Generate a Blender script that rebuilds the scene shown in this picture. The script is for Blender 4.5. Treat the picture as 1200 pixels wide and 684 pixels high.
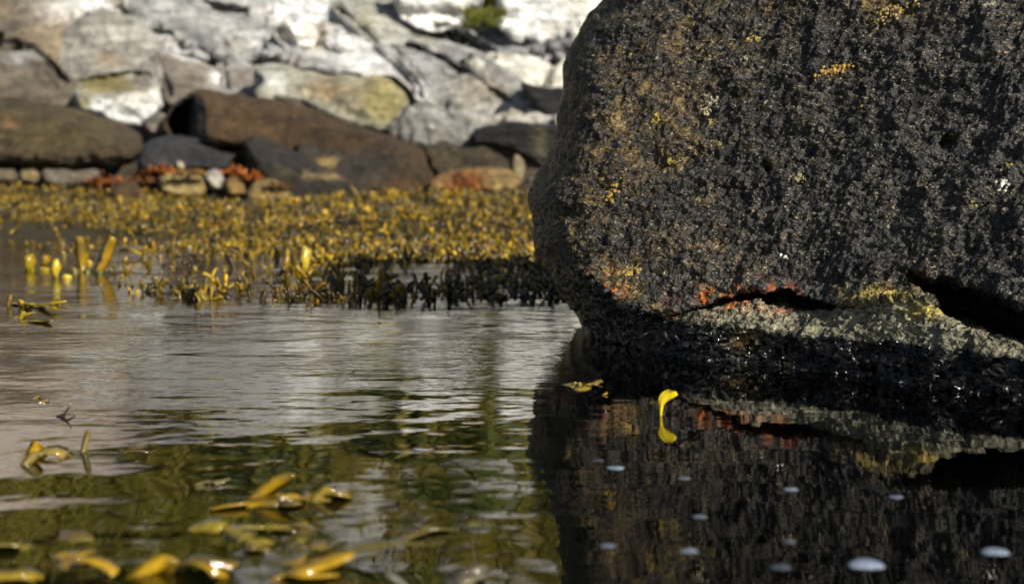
import bpy, math, random
import numpy as np
from mathutils import Vector
R = math.radians
random.seed(7); rng = np.random.default_rng(11)
scene = bpy.context.scene
for o in list(bpy.data.objects): bpy.data.objects.remove(o, do_unlink=True)

# ------------------------------------------------------------------ camera
FPX, HCAM, PYH = 1650.0, 0.22, 190.0           # focal length in photo pixels, lens height, horizon row
PITCH = math.atan((342 - PYH) / FPX)
cam_d = bpy.data.cameras.new('camera'); cam = bpy.data.objects.new('camera', cam_d)
scene.collection.objects.link(cam); scene.camera = cam
cam_d.sensor_width = 36; cam_d.lens = 36 * FPX / 1200; cam_d.clip_start = 0.02; cam_d.clip_end = 500
cam.location = (0, 0, HCAM); cam.rotation_euler = (R(90) - PITCH, 0, 0)
cam_d.dof.use_dof = True; cam_d.dof.focus_distance = 1.52; cam_d.dof.aperture_fstop = 6.6
# ------------------------------------------------------------------ light
SUN_AZ = math.atan2(-0.785, 0.62); SUN_EL = R(30)   # towards the sun: behind the camera, to the right
s = Vector((math.cos(SUN_AZ) * math.cos(SUN_EL), math.sin(SUN_AZ) * math.cos(SUN_EL), math.sin(SUN_EL)))
sd = bpy.data.lights.new('sun', 'SUN'); sd.energy = 5.0; sd.angle = R(0.5); sd.color = (1, 0.95, 0.86)
sun = bpy.data.objects.new('sun', sd); scene.collection.objects.link(sun)
sun.rotation_euler = s.to_track_quat('Z', 'Y').to_euler(); sun.location = s * 30
w = bpy.data.worlds.new('World'); scene.world = w; w.use_nodes = True
wn = w.node_tree; sky = wn.nodes.new('ShaderNodeTexSky'); sky.sky_type = 'NISHITA'; sky.sun_disc = False
sky.sun_elevation = SUN_EL; sky.sun_rotation = math.pi / 2 - SUN_AZ
wn.links.new(sky.outputs[0], wn.nodes['Background'].inputs[0]); wn.nodes['Background'].inputs[1].default_value = 0.05
scene.view_settings.view_transform = 'Standard'; scene.view_settings.look = 'None'
scene.view_settings.exposure = 1.08; scene.view_settings.gamma = 1

# ------------------------------------------------------------------ helpers
CT, ST = math.cos(PITCH), math.sin(PITCH)
def ray(px, py):
    xc = (np.asarray(px, float) - 600) / FPX; yc = -(np.asarray(py, float) - 342) / FPX
    return xc, CT + yc * ST, -ST + yc * CT
def P(px, py, Y):
    dx, dy, dz = ray(px, py); t = Y / dy
    return np.stack([dx * t, dy * t, HCAM + dz * t], -1)
def onwater(px, py, z=0.0):
    dx, dy, dz = ray(px, py); t = (z - HCAM) / dz
    return np.array([dx * t, dy * t, z])
def topx(x, Y, z=0.0):
    zc = Y * CT - (z - HCAM) * ST; yc = Y * ST + (z - HCAM) * CT
    return 600 + FPX * x / zc, 342 - FPX * yc / zc

def _h(ix, iy, iz, seed):
    n = (ix.astype(np.int64) * 374761393 + iy.astype(np.int64) * 668265263 + iz.astype(np.int64) * 2147483647 + seed * 1274126177) & 0xffffffff
    n = ((n ^ (n >> 13)) * 1274126177) & 0xffffffff
    n = ((n ^ (n >> 15)) * 2246822519) & 0xffffffff
    n = n ^ (n >> 16)
    return (n & 0xffff).astype(float) / 65535.0
def vnoise(p, seed=0):
    f = np.floor(p); i = f.astype(np.int64); u = p - f; u = u * u * u * (u * (u * 6 - 15) + 10)
    x, y, z = i[..., 0], i[..., 1], i[..., 2]; a, b, c = u[..., 0], u[..., 1], u[..., 2]
    def L(p0, p1, t): return p0 + (p1 - p0) * t
    r = L(L(L(_h(x, y, z, seed), _h(x + 1, y, z, seed), a), L(_h(x, y + 1, z, seed), _h(x + 1, y + 1, z, seed), a), b),
          L(L(_h(x, y, z + 1, seed), _h(x + 1, y, z + 1, seed), a), L(_h(x, y + 1, z + 1, seed), _h(x + 1, y + 1, z + 1, seed), a), b), c)
    return r * 2 - 1
def fbm(p, o=4, seed=0, gain=0.5, ridged=False):
    a, t, n = 1.0, 0, 0.0
    for k in range(o):
        v = vnoise(p * (2.03 ** k) + 17.3 * k, seed + k)
        if ridged: v = 1 - 2 * np.abs(v)
        n = n + a * v; t += a; a *= gain
    return n / t
def sst(a, b, x):
    t = np.clip((x - a) / (b - a), 0, 1); return t * t * (3 - 2 * t)

def mk(name, V, quads=None, tris=None, mat=None, col=None, smooth=True, parent=None, loc=None):
    me = bpy.data.meshes.new(name)
    V = np.asarray(V, np.float32).reshape(-1, 3)
    q = np.zeros((0, 4), np.int32) if quads is None else np.asarray(quads, np.int32).reshape(-1, 4)
    t = np.zeros((0, 3), np.int32) if tris is None else np.asarray(tris, np.int32).reshape(-1, 3)
    me.vertices.add(len(V)); me.vertices.foreach_set('co', V.ravel())
    me.loops.add(q.size + t.size); me.loops.foreach_set('vertex_index', np.concatenate([q.ravel(), t.ravel()]))
    me.polygons.add(len(q) + len(t))
    st = np.concatenate([np.arange(len(q)) * 4, q.size + np.arange(len(t)) * 3]).astype(np.int32)
    me.polygons.foreach_set('loop_start', st)
    if smooth: me.polygons.foreach_set('use_smooth', np.ones(len(q) + len(t), bool))
    if col is not None:
        c = np.ones((len(V), 4), np.float32); c[:, :np.asarray(col).shape[-1]] = col
        at = me.color_attributes.new('Col', 'FLOAT_COLOR', 'POINT'); at.data.foreach_set('color', c.ravel())
    me.update(calc_edges=True); me.validate()
    if mat: me.materials.append(mat)
    o = bpy.data.objects.new(name, me); scene.collection.objects.link(o)
    if parent: o.parent = parent
    if loc is not None: o.location = loc
    return o
def tag(o, label=None, cat=None, group=None, kind=None):
    for k, v in (('label', label), ('category', cat), ('group', group), ('kind', kind)):
        if v: o[k] = v
    return o

# ------------------------------------------------------------------ materials
class NT:
    def __init__(s, name):
        s.m = bpy.data.materials.new(name); s.m.use_nodes = True; s.t = s.m.node_tree; s.t.nodes.clear()
        s.out = s.n('ShaderNodeOutputMaterial')
    def n(s, typ, **kw):
        nd = s.t.nodes.new(typ)
        for k, v in kw.items():
            if hasattr(nd, k): setattr(nd, k, v)
        return nd
    def l(s, a, b): s.t.links.new(a, b)
    def noise(s, vec, scale, detail=4, rough=0.55, out=0):
        n = s.n('ShaderNodeTexNoise'); n.inputs['Scale'].default_value = scale; n.inputs['Detail'].default_value = detail
        n.inputs['Roughness'].default_value = rough
        if vec is not None: s.l(vec, n.inputs['Vector'])
        return n.outputs[out]
    def mapr(s, v, a, b, c, d):
        n = s.n('ShaderNodeMapRange'); s.l(v, n.inputs[0])
        for i, x in enumerate((a, b, c, d)): n.inputs[i + 1].default_value = x
        return n.outputs[0]
    def math(s, op, a, b=None):
        n = s.n('ShaderNodeMath', operation=op)
        for i, x in enumerate((a, b)):
            if x is None: continue
            if isinstance(x, (int, float)): n.inputs[i].default_value = x
            else: s.l(x, n.inputs[i])
        return n.outputs[0]
    def mix(s, f, a, b, typ='MIX'):
        n = s.n('ShaderNodeMix', data_type='RGBA', blend_type=typ)
        for i, x in ((0, f), (6, a), (7, b)):
            if isinstance(x, (int, float)): n.inputs[i].default_value = x
            elif isinstance(x, tuple): n.inputs[i].default_value = (*x, 1)
            else: s.l(x, n.inputs[i])
        return n.outputs[2]
    def bump(s, h, strength, dist, normal=None):
        n = s.n('ShaderNodeBump'); n.inputs['Strength'].default_value = strength; n.inputs['Distance'].default_value = dist
        s.l(h, n.inputs['Height'])
        if normal is not None: s.l(normal, n.inputs['Normal'])
        return n.outputs[0]
    def pos(s, scale=(1, 1, 1), rot=(0, 0, 0)):
        c = s.n('ShaderNodeTexCoord'); m = s.n('ShaderNodeMapping'); s.l(c.outputs['Object'], m.inputs[0])
        m.inputs['Scale'].default_value = scale; m.inputs['Rotation'].default_value = rot
        return m.outputs[0]
    def attr(s):
        a = s.n('ShaderNodeAttribute', attribute_name='Col'); return a.outputs['Color'], a.outputs['Alpha']
    def pbsdf(s, col, rough, normal=None, spec=0.5):
        b = s.n('ShaderNodeBsdfPrincipled')
        for k, v in (('Base Color', col), ('Roughness', rough), ('Specular IOR Level', spec)):
            if isinstance(v, (int, float)): b.inputs[k].default_value = v
            elif isinstance(v, tuple): b.inputs[k].default_value = (*v, 1)
            else: s.l(v, b.inputs[k])
        if normal is not None: s.l(normal, b.inputs['Normal'])
        return b.outputs[0]

def mat_shore():
    m = NT('shore_rock'); c, a = m.attr()
    p = m.pos(); q = m.pos((1.2, 2.0, 4.5), (0, R(32), 0))
    n1 = m.noise(q, 5, 8, 0.65); n2 = m.noise(p, 26, 6, 0.72); n3 = m.noise(p, 3.5, 5, 0.6)
    f = m.math('MULTIPLY', m.mapr(n1, .3, .7, .42, 1.42), m.mapr(n2, .3, .7, .5, 1.45))
    col = m.mix(1.0, c, m.mix(0.0, f, f), 'MULTIPLY')
    col = m.mix(m.mapr(n3, .52, .68, 0, .4), col, m.mix(1.0, col, (.62, .5, .28), 'MULTIPLY'))
    h = m.math('ADD', m.math('MULTIPLY', n1, 1.0), m.math('MULTIPLY', n2, .45))
    m.l(m.pbsdf(col, m.mapr(n2, .3, .7, .45, .75), m.bump(h, 1.0, .085), .35), m.out.inputs[0]); return m.m
def mat_boulder():
    m = NT('boulder_rock'); c, wet = m.attr(); p = m.pos((.66, .66, 1.12), (0, R(12), 0))
    g1 = m.noise(p, 240, 3, .6); g2 = m.noise(p, 80, 5, .65); g3 = m.noise(p, 430, 2, .5); s1 = m.noise(p, 18, 4, .6)
    f = m.math('MULTIPLY', m.mapr(g1, .32, .70, .45, 1.55), m.mapr(g2, .3, .7, .6, 1.4))
    col = m.mix(1.0, c, f, 'MULTIPLY')
    speck = m.mapr(m.math('ADD', g3, m.math('MULTIPLY', m.math('SUBTRACT', s1, .5), .25)), .63, .69, 0, .62)  # pale grain specks that also paint bright glints into the colour
    col = m.mix(m.math('MULTIPLY', speck, m.mapr(wet, 0, 1, 1, .1)), col, m.mix(m.mapr(s1, .4, .6, 0, 1), (.36, .33, .27), (.36, .26, .11)))
    h = m.math('ADD', m.math('MULTIPLY', g1, .7), m.math('ADD', m.math('MULTIPLY', g2, .55), m.math('MULTIPLY', g3, .3)))
    rough = m.math('ADD', m.mapr(wet, 0, 1, .36, .09), m.mapr(s1, .3, .7, -.06, .1))
    nb = m.bump(h, 1.0, .012)
    # mineral grains: each crystal face tilts its own way
    wv = m.n('ShaderNodeVectorMath', operation='ADD'); wn_ = m.n('ShaderNodeTexNoise'); wn_.inputs['Scale'].default_value = 200; m.l(p, wn_.inputs['Vector'])
    ws = m.n('ShaderNodeVectorMath', operation='SCALE'); m.l(wn_.outputs['Color'], ws.inputs[0]); ws.inputs['Scale'].default_value = .004
    m.l(p, wv.inputs[0]); m.l(ws.outputs[0], wv.inputs[1])
    vo = m.n('ShaderNodeTexVoronoi'); vo.inputs['Scale'].default_value = 215; m.l(wv.outputs[0], vo.inputs['Vector'])
    sb = m.n('ShaderNodeVectorMath', operation='SUBTRACT'); m.l(vo.outputs['Color'], sb.inputs[0]); sb.inputs[1].default_value = (.5, .5, .5)
    sc = m.n('ShaderNodeVectorMath', operation='SCALE'); m.l(sb.outputs[0], sc.inputs[0]); m.l(m.mapr(wet, 0, 1, .75, 1.6), sc.inputs['Scale'])
    ad = m.n('ShaderNodeVectorMath', operation='ADD'); m.l(nb, ad.inputs[0]); m.l(sc.outputs[0], ad.inputs[1])
    no = m.n('ShaderNodeVectorMath', operation='NORMALIZE'); m.l(ad.outputs[0], no.inputs[0])
    m.l(m.pbsdf(col, rough, no.outputs[0], m.mapr(wet, 0, 1, .18, .38)), m.out.inputs[0]); return m.m
def mat_weed(name, rough=.22, trans=.3):
    m = NT(name); c, a = m.attr(); p = m.pos(); n = m.noise(p, 160, 3)
    col = m.mix(1.0, c, m.mapr(n, .3, .7, .75, 1.2), 'MULTIPLY')
    nb = m.bump(n, .35, .002)
    b = m.pbsdf(col, rough, nb, .5)
    t = m.n('ShaderNodeBsdfTranslucent'); m.l(col, t.inputs[0]); mx = m.n('ShaderNodeMixShader'); mx.inputs[0].default_value = trans
    m.l(b, mx.inputs[1]); m.l(t.outputs[0], mx.inputs[2]); m.l(mx.outputs[0], m.out.inputs[0]); return m.m
def mat_attr(name, rough=.8, nscale=60, bd=.003):
    m = NT(name); c, a = m.attr(); p = m.pos(); n = m.noise(p, nscale, 5)
    m.l(m.pbsdf(m.mix(1.0, c, m.mapr(n, .3, .7, .65, 1.3), 'MULTIPLY'), rough, m.bump(n, .8, bd), .3), m.out.inputs[0]); return m.m
def mat_water():
    m = NT('tide_pool_water'); p = m.pos()
    sx = m.n('ShaderNodeSeparateXYZ'); m.l(p, sx.inputs[0])
    swell = m.noise(m.pos((.8, 1, 1)), 9, 3, .5)
    rip = m.noise(m.pos((.55, 1.4, 1)), 26, 3, .55)
    fine = m.noise(m.pos((.5, 1.4, 1)), 110, 2, .5)
    # wind reaches the open water left of the boulder, the lee in front of it stays calm
    openw = m.math('MULTIPLY', m.mapr(sx.outputs[0], -.02, .16, 1, .05), m.mapr(sx.outputs[1], 1.05, 1.7, .10, 1))
    calm = m.mapr(m.noise(m.pos((.7, 1, 1)), 4.5, 3, .6), .35, .65, .15, 1.5); openw = m.math('MULTIPLY', openw, calm)
    h = m.math('ADD', m.math('MULTIPLY', swell, m.mapr(sx.outputs[0], -.02, .14, .0021, .0006)), m.math('MULTIPLY', m.math('MULTIPLY', rip, .0014), openw))
    h = m.math('ADD', h, m.math('MULTIPLY', fine, .000018))
    nb = m.bump(h, 1.0, 1.0)
    fr = m.n('ShaderNodeFresnel'); fr.inputs[0].default_value = 1.7; m.l(nb, fr.inputs[1])
    gl = m.n('ShaderNodeBsdfGlossy'); gl.inputs['Roughness'].default_value = 0.0; gl.inputs[0].default_value = (1, 1, 1, 1); m.l(nb, gl.inputs['Normal'])
    tr = m.n('ShaderNodeBsdfTransparent'); tr.inputs[0].default_value = (.76, .76, .45, 1)
    mx = m.n('ShaderNodeMixShader'); m.l(fr.outputs[0], mx.inputs[0]); m.l(tr.outputs[0], mx.inputs[1]); m.l(gl.outputs[0], mx.inputs[2])
    m.l(mx.outputs[0], m.out.inputs[0]); return m.m
M_SHORE, M_BOULDER, M_WEED, M_WATER = mat_shore(), mat_boulder(), mat_weed('wrack'), mat_water()
M_WETWEED = mat_weed('wet_wrack', .10, .15)
M_LICHEN, M_GROUND, M_FOAM = mat_attr('lichen', .9, 400, .001), mat_attr('wet_ground', .6, 30, .01), mat_attr('foam', .5, 500, .0006)
M_LEAF = mat_weed('leaves', .55, .3); M_ALGAE = mat_weed('red_algae', .4, .25)

# ------------------------------------------------------------------ terrain
S_SL, Y_SH = 0.5, 7.5
def Yslope(py):
    dx, dy, dz = ray(600, py); mm = dz / dy
    return (HCAM + S_SL * Y_SH) / np.maximum(S_SL - mm, .06)
def bank_edge(x):       # where rock gives way to grass, further up on the left
    return np.interp(x, EDGE_X, EDGE_Y)
_ep = np.array([-300, 0, 120, 165, 225, 440, 500, 570, 700, 1300]); _er = np.array([-180, -165, -150, -95, -50, -42, -22, -4, 0, -20])
EDGE_Y = Yslope(_er); EDGE_X = (_ep - 600) / FPX * EDGE_Y
def hill_z(x, y):
    e = bank_edge(x); p = np.stack([x, y, 0 * x], -1)
    z = np.where(y < e, S_SL * (y - Y_SH), S_SL * (e - Y_SH) + .66 * (y - e))
    return z - .10 - .22 * sst(.1, -.3, y - e) + .10 * fbm(p * .9, 4, 3) + np.where(y > e, .35 * fbm(p * .55, 3, 9), 0)
def seabed_z(x, y):
    p = np.stack([x, y, 0 * x], -1); n = fbm(p * 2.5, 4, 21)
    z = -.34 + .30 * sst(1.9, 3.4, y) + .075 * sst(3.3, 4.6, y) + .02 * sst(4.6, 7.4, y) + .03 * n + .05 * sst(4.2, 6.0, y) * fbm(p * 1.6, 3, 25)
    return z - .25 * sst(-.2, -3, y)
def grid(xs, ys):
    X, Yg = np.meshgrid(xs, ys); n, m = X.shape; i = np.arange(n * m).reshape(n, m)
    return X, Yg, np.stack([i[:-1, :-1], i[:-1, 1:], i[1:, 1:], i[1:, :-1]], -1).reshape(-1, 4)
X, Yg, Q = grid(np.linspace(-22, 22, 220), np.concatenate([np.linspace(7.3, 14, 120), np.linspace(14.2, 45, 90)]))
Z = hill_z(X, Yg); e = bank_edge(X); g = sst(-.15, .25, Yg - e + .3 * fbm(np.stack([X, Yg, 0 * X], -1) * 1.5, 3, 5))
nz = fbm(np.stack([X, Yg, Z], -1) * 1.3, 4, 31)[..., None]
lw = sst(-2.9, -1.6, X)[..., None]; rockc = (np.array([.58, .49, .42]) * (1 - lw) + + np.array([.66, .64, .61]) * lw) * (1 + .35 * nz); lowz = sst(9.2, 8.6, Yg)[..., None]; rockc = (rockc * (1 - lowz) + np.array([.05, .036, .02]) * lowz); grassc = np.array([.115, .105, .012]) * (1 + .5 * nz)
tag(mk('hillside', np.stack([X, Yg, Z], -1), Q, mat=M_SHORE, col=(rockc * (1 - g[..., None]) + grassc * g[..., None]).reshape(-1, 3)), kind='structure')
X, Yg, Q = grid(np.concatenate([[-40], np.linspace(-9, 9, 180), [40]]), np.concatenate([[-40, -12], np.linspace(-4, 8.2, 200)]))
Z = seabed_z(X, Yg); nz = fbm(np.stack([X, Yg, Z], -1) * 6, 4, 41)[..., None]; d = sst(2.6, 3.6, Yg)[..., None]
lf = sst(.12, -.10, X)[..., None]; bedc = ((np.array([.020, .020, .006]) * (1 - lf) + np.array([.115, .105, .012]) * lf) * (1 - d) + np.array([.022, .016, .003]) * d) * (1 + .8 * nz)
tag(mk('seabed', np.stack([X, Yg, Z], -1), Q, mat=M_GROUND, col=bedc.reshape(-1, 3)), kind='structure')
X, Yg, Q = grid(np.linspace(-40, 40, 40), np.concatenate([np.linspace(-40, 8.0, 40)]))
tag(mk('water', np.stack([X, Yg, 0 * X], -1), Q, mat=M_WATER), kind='structure')

# ------------------------------------------------------------------ rocks from outlines
def chaikin(pts, it):
    p = np.asarray(pts, float)
    for _ in range(it):
        q = np.roll(p, -1, 0); p = np.stack([p * .78 + q * .22, p * .22 + q * .78], 1).reshape(-1, 2)
    return p
def roughen(p, spacing, amp, seed):
    q = np.roll(p, -1, 0); out = []
    for a, b in zip(p, q):
        n = max(1, int(np.hypot(*(b - a)) / spacing)); out += [a + (b - a) * k / n for k in range(n)]
    o = np.array(out); t = np.roll(o, -1, 0) - np.roll(o, 1, 0); nrm = np.stack([t[:, 1], -t[:, 0]], -1)
    nrm /= np.maximum(np.linalg.norm(nrm, axis=1, keepdims=True), 1e-6)
    q3 = np.concatenate([o / (spacing * 3.5), np.zeros((len(o), 1))], -1)
    return o + nrm * (amp * fbm(q3, 3, seed))[:, None]
def sdist(px, py, poly):
    best = np.full(px.shape, 1e18); nx, ny = px.copy(), py.copy(); ins = np.zeros(px.shape, bool)
    for (ax, ay), (bx, by) in zip(poly, np.roll(poly, -1, 0)):
        ex, ey = bx - ax, by - ay; t = np.clip(((px - ax) * ex + (py - ay) * ey) / max(ex * ex + ey * ey, 1e-9), 0, 1)
        qx, qy = ax + t * ex, ay + t * ey; dd = (px - qx) ** 2 + (py - qy) ** 2; m = dd < best
        best = np.where(m, dd, best); nx = np.where(m, qx, nx); ny = np.where(m, qy, ny)
        if abs(ey) > 1e-9:
            c = ((ay > py) != (by > py)) & (px < ex * (py - ay) / ey + ax); ins ^= c
    return np.where(ins, 1, -1) * np.sqrt(best), nx, ny
def rock_mesh(poly, xs, ys, Ysurf, front, back, edge, disp, colf, backedge=None):
    GX, GY = np.meshgrid(xs, ys); d, NX, NY = sdist(GX, GY, poly); ins = d > 0
    cell = ins[:-1, :-1] | ins[1:, :-1] | ins[:-1, 1:] | ins[1:, 1:]
    out = d <= 0; px = np.where(out, NX, GX); py = np.where(out, NY, GY); d = np.maximum(d, 0)
    pr = np.sqrt(np.clip(1 - (1 - np.minimum(d / edge, 1)) ** 2, 0, 1))
    be = backedge or edge; pb = np.sqrt(np.clip(1 - (1 - np.minimum(d / be, 1)) ** 2, 0, 1))
    Ys = Ysurf(px, py); A = P(px, py, Ys - front(px, py, d, pr)); B = P(px, py, Ys + back * pb)
    gu = np.gradient(A, axis=1); gv = np.gradient(A, axis=0); N = np.cross(gv, gu)
    ln = np.linalg.norm(N, axis=-1, keepdims=True); N = np.where(ln > 1e-12, N / np.maximum(ln, 1e-12), np.array([0, -1., 0]))
    N = np.where((N[..., 1:2] > 0.5), np.array([0, -1., 0]), N)
    A = A + N * (disp(A, px, py) * np.clip(d / 3, 0, 1) * np.clip(-N[..., 1] * 1.6, .6, 1))[..., None]
    used = np.zeros(d.shape, bool)
    for sl in ((slice(None, -1), slice(None, -1)), (slice(1, None), slice(None, -1)), (slice(None, -1), slice(1, None)), (slice(1, None), slice(1, None))): used[sl] |= cell
    fi = np.full(d.shape, -1); fi[used] = np.arange(used.sum()); inner = used & ~out
    bi = fi.copy(); bi[inner] = used.sum() + np.arange(inner.sum())
    c = np.argwhere(cell); i, j = c[:, 0], c[:, 1]
    qf = np.stack([fi[i, j], fi[i + 1, j], fi[i + 1, j + 1], fi[i, j + 1]], -1)
    qb = np.stack([bi[i, j], bi[i, j + 1], bi[i + 1, j + 1], bi[i + 1, j]], -1)
    C = colf(A, px, py)
    return np.concatenate([A[used], B[inner]]), np.concatenate([qf, qb]), np.concatenate([C[used], C[inner]]), (px[inner], py[inner], A[inner], N[inner])

W_, PG, TN, BG, BR, DK, OL = (.76, .74, .70), (.40, .39, .365), (.33, .28, .17), (.19, .165, .13), (.088, .056, .022), (.042, .041, .038), (.22, .185, .07)
CRACKS = [([(64,33),(90,25),(115,18),(138,10),(152,17)],3.2),([(-30,48),(20,50),(40,58),(58,73),(76,94)],3.0),([(180,35),(200,40),(214,57),(235,60),(250,67)],3.4),([(238,4),(262,9),(288,12)],2.6),([(298,72),(330,77),(365,84),(420,90)],2.6),
    ([(436,58),(465,80),(484,104),(480,120)],3.2),([(480,52),(520,70),(560,95),(600,122)],2.4),([(540,73),(600,65),(665,57)],2.0),([(650,68),(643,88),(632,106)],3.0),([(266,52),(262,75),(268,104)],2.2),([(505,28),(540,45),(580,60)],2.2),([(395,8),(420,32),(440,48)],2.2),([(186,64),(192,90),(200,112)],2.4)]
def crackd(px, py):
    f = np.zeros(px.shape); wob = 2.2 * fbm(np.stack([px / 14, py / 14, 0 * px], -1), 3, 401)
    for ln, w_ in CRACKS:
        best = np.full(px.shape, 1e9)
        for (ax, ay), (bx, by) in zip(ln[:-1], ln[1:]):
            ex, ey = bx - ax, by - ay; t = np.clip(((px - ax) * ex + (py - ay) * ey) / (ex * ex + ey * ey), 0, 1)
            best = np.minimum(best, np.hypot(px - ax - t * ex, py - ay - t * ey))
        f = np.maximum(f, np.exp(-((best + wob) / w_) ** 2))
    return f
def shore(name, label, poly, col, off=.0, lean=.8, bulge=.22, edge=18, amp=.05, freq=2.2, back=.5, step=2.2, blobs=(), facet=None, seed=None, cat='rock', aniso=True, var=.35, chk=1, soft=1.0):
    seed = seed if seed is not None else (abs(hash_(name + label)) % 997)
    pl = np.asarray(poly, float); slab = name in ('rock_slab', 'rock_block')
    if slab:
        cc = pl.mean(0); v = pl - cc; pl = cc + v * (1 + 8.0 / np.maximum(np.hypot(v[:, 0], v[:, 1]), 8))[:, None]; edge, bulge, amp = edge * 1.1, bulge * .55, amp * 2.3; off = .04 + .4 * off; lean = 1.0 if lean > .7 else lean; r0 = random.Random(seed); tl = (r0.uniform(-.0025, .0025), r0.uniform(-.002, .002))
    pl = roughen(chaikin(pl, chk), 4, 3.4, seed)
    x0, y0 = pl.min(0); x1, y1 = pl.max(0); ybot = min(y1, 232)
    Ybase = Yslope(ybot)
    def Ys(px, py): return lean * Yslope(py) + (1 - lean) * Ybase - off
    def fr(px, py, d, pr):
        f = bulge * pr ** soft
        if slab: f = f + (tl[0] * (px - (x0 + x1) / 2) + tl[1] * (py - (y0 + y1) / 2)) * np.clip(d / 6, 0, 1)
        if name == 'rock_slab': f = f - .17 * crackd(px, py)
        if facet is not None: f = f + facet(px, py) * np.clip(d / (edge * .5), 0, 1)
        return f
    def disp(A, px, py):
        a = A.copy()
        if aniso:
            u = A[..., 0] * .85 - A[..., 2] * .53; v = A[..., 0] * .53 + A[..., 2] * .85; a = np.stack([u * .45, A[..., 1] * .6, v * 1.9], -1)
        return amp * (fbm(a * freq, 5, seed, .55) + .5 * fbm(A * freq * .8, 4, seed + 50, .5, True) - .2 + .5 * fbm(a * freq * 4, 4, seed + 70, .6)) * (1 if slab or name == 'stone' else 2.0)
    def colf(A, px, py):
        n = fbm(A * 2.3, 4, seed + 3)[..., None]; us = A[..., 0] * .85 - A[..., 2] * .9; vs = A[..., 0] * .53 + A[..., 2] * 1.3; c = np.array(col) * (((.85 if max(col) < .45 else 1.1) * (1.08 if y0 < 0 and col[2] > .2 else 1)) if slab else 1.0) * (1 + var * n) * (1 + (.85 if slab else .45) * fbm(np.stack([us * 1.1, A[..., 1] * .5, vs * 7], -1), 4, seed + 9, .6)[..., None])
        for (bx, by, rx, ry, bc, st) in blobs:
            m = np.exp(-(((px - bx) / rx) ** 2 + ((py - by) / ry) ** 2) * (1 + .7 * n[..., 0])) * st
            m = np.clip(m * 1.6, 0, 1)[..., None]; c = c * (1 - m) + np.array(bc) * (1 + .25 * n) * m
        return c
    xs = np.arange(x0 - step, x1 + 2 * step, step); ys = np.arange(y0 - step, y1 + 2 * step, step)
    V, F, C, _ = rock_mesh(pl, xs, ys, Ys, fr, back, edge, disp, colf)
    base = np.array([V[:, 0].mean(), V[:, 1].mean(), V[:, 2].min()])
    return tag(mk(name, V - base, F, mat=M_SHORE, col=C, loc=base), label, cat)
def hash_(t):
    h = 7
    for ch in t: h = (h * 131 + ord(ch)) & 0x7fffffff
    return h
OR = (.30, .085, .008)
# upper bedrock slabs
shore('rock_slab', 'brown weathered slab above the arched crack', [(-60,-40),(150,-40),(156,-5),(138,9),(105,19),(70,30),(68,50),(72,86),(58,70),(42,54),(20,46),(-60,42)], (.26,.20,.125), off=.10, blobs=[(100,12,42,14,W_,.8),(0,30,40,9,(.10,.09,.07),.6)], edge=12, bulge=.16)
shore('rock_slab', 'dark arched slab behind the long flat brown boulder', [(-60,50),(0,50),(20,52),(40,61),(58,76),(73,91),(92,90),(92,135),(-60,135)], (.15,.125,.09), off=.12, edge=10, bulge=.15, lean=.6, blobs=[(20,60,60,5,PG,.5)])
shore('rock_slab', 'grey streaked slab above the white-faced boulder', [(70,36),(105,25),(138,13),(152,18),(166,32),(180,50),(188,75),(196,118),(175,108),(160,98),(95,104),(74,98),(68,62)], (.34,.32,.27), off=.12, edge=12, bulge=.15, blobs=[(140,38,26,9,(.5,.48,.4),.7),(125,65,12,10,(.33,.22,.13),.5)])
shore('rock_slab', 'pale wavy slab folded over a dark undercut', [(146,-40),(215,-40),(238,8),(254,33),(264,52),(262,63),(246,68),(225,59),(196,57),(180,48),(165,29),(152,10)], (.40,.39,.37), off=.14, edge=14, bulge=.2)
shore('rock_slab', 'brown hollowed slab with a white curved rim', [(184,60),(215,59),(242,68),(258,84),(270,104),(262,116),(230,116),(205,120),(196,112),(188,90)], (.21,.18,.14), off=.10, edge=9, bulge=.14, blobs=[(215,66,30,6,W_,.8),(255,88,9,16,W_,.7),(198,82,6,14,(.12,.10,.09),.4)])
shore('rock_slab', 'pale grey slab with a small dark ledge', [(214,-40),(318,-40),(330,15),(326,42),(312,65),(300,78),(298,120),(262,118),(262,75),(264,50),(248,25),(236,5)], (.41,.40,.38), off=.06, edge=14, bulge=.16, facet=lambda x, y: -.10*np.exp(-((y-9-(x-262)*.12)/4)**2-((x-262)/24)**2) - .05*np.exp(-((y-24)/5)**2-((x-264)/10)**2), blobs=[(285,95,22,18,(.2,.175,.15),.9)])
shore('rock_slab', 'bright white rough slab beside the loose white block', [(312,-40),(372,-40),(395,5),(420,28),(436,44),(415,52),(370,56),(335,60),(318,52),(322,20)], (.60,.59,.57), off=.10, edge=12, bulge=.16, amp=.09, blobs=[(372,45,10,16,(.3,.22,.12),.8)])
shore('rock_block', 'small loose white block with a dark left side', [(328,39),(338,31),(358,32),(367,42),(358,53),(341,50)], (.70,.68,.62), off=.36, edge=5, bulge=.12, lean=.4, chk=1, facet=lambda x, y: -.22*sst(343, 330, x+(y-38)*-.55), amp=.02, blobs=())
shore('rock_slab', 'white ridged slab lying over the tan-ended boulder', [(308,64),(330,57),(365,54),(405,48),(440,54),(476,74),(500,94),(508,108),(494,120),(482,116),(470,96),(450,87),(420,87),(365,81),(330,73)], (.50,.49,.47), off=.16, edge=9, bulge=.2)
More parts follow.
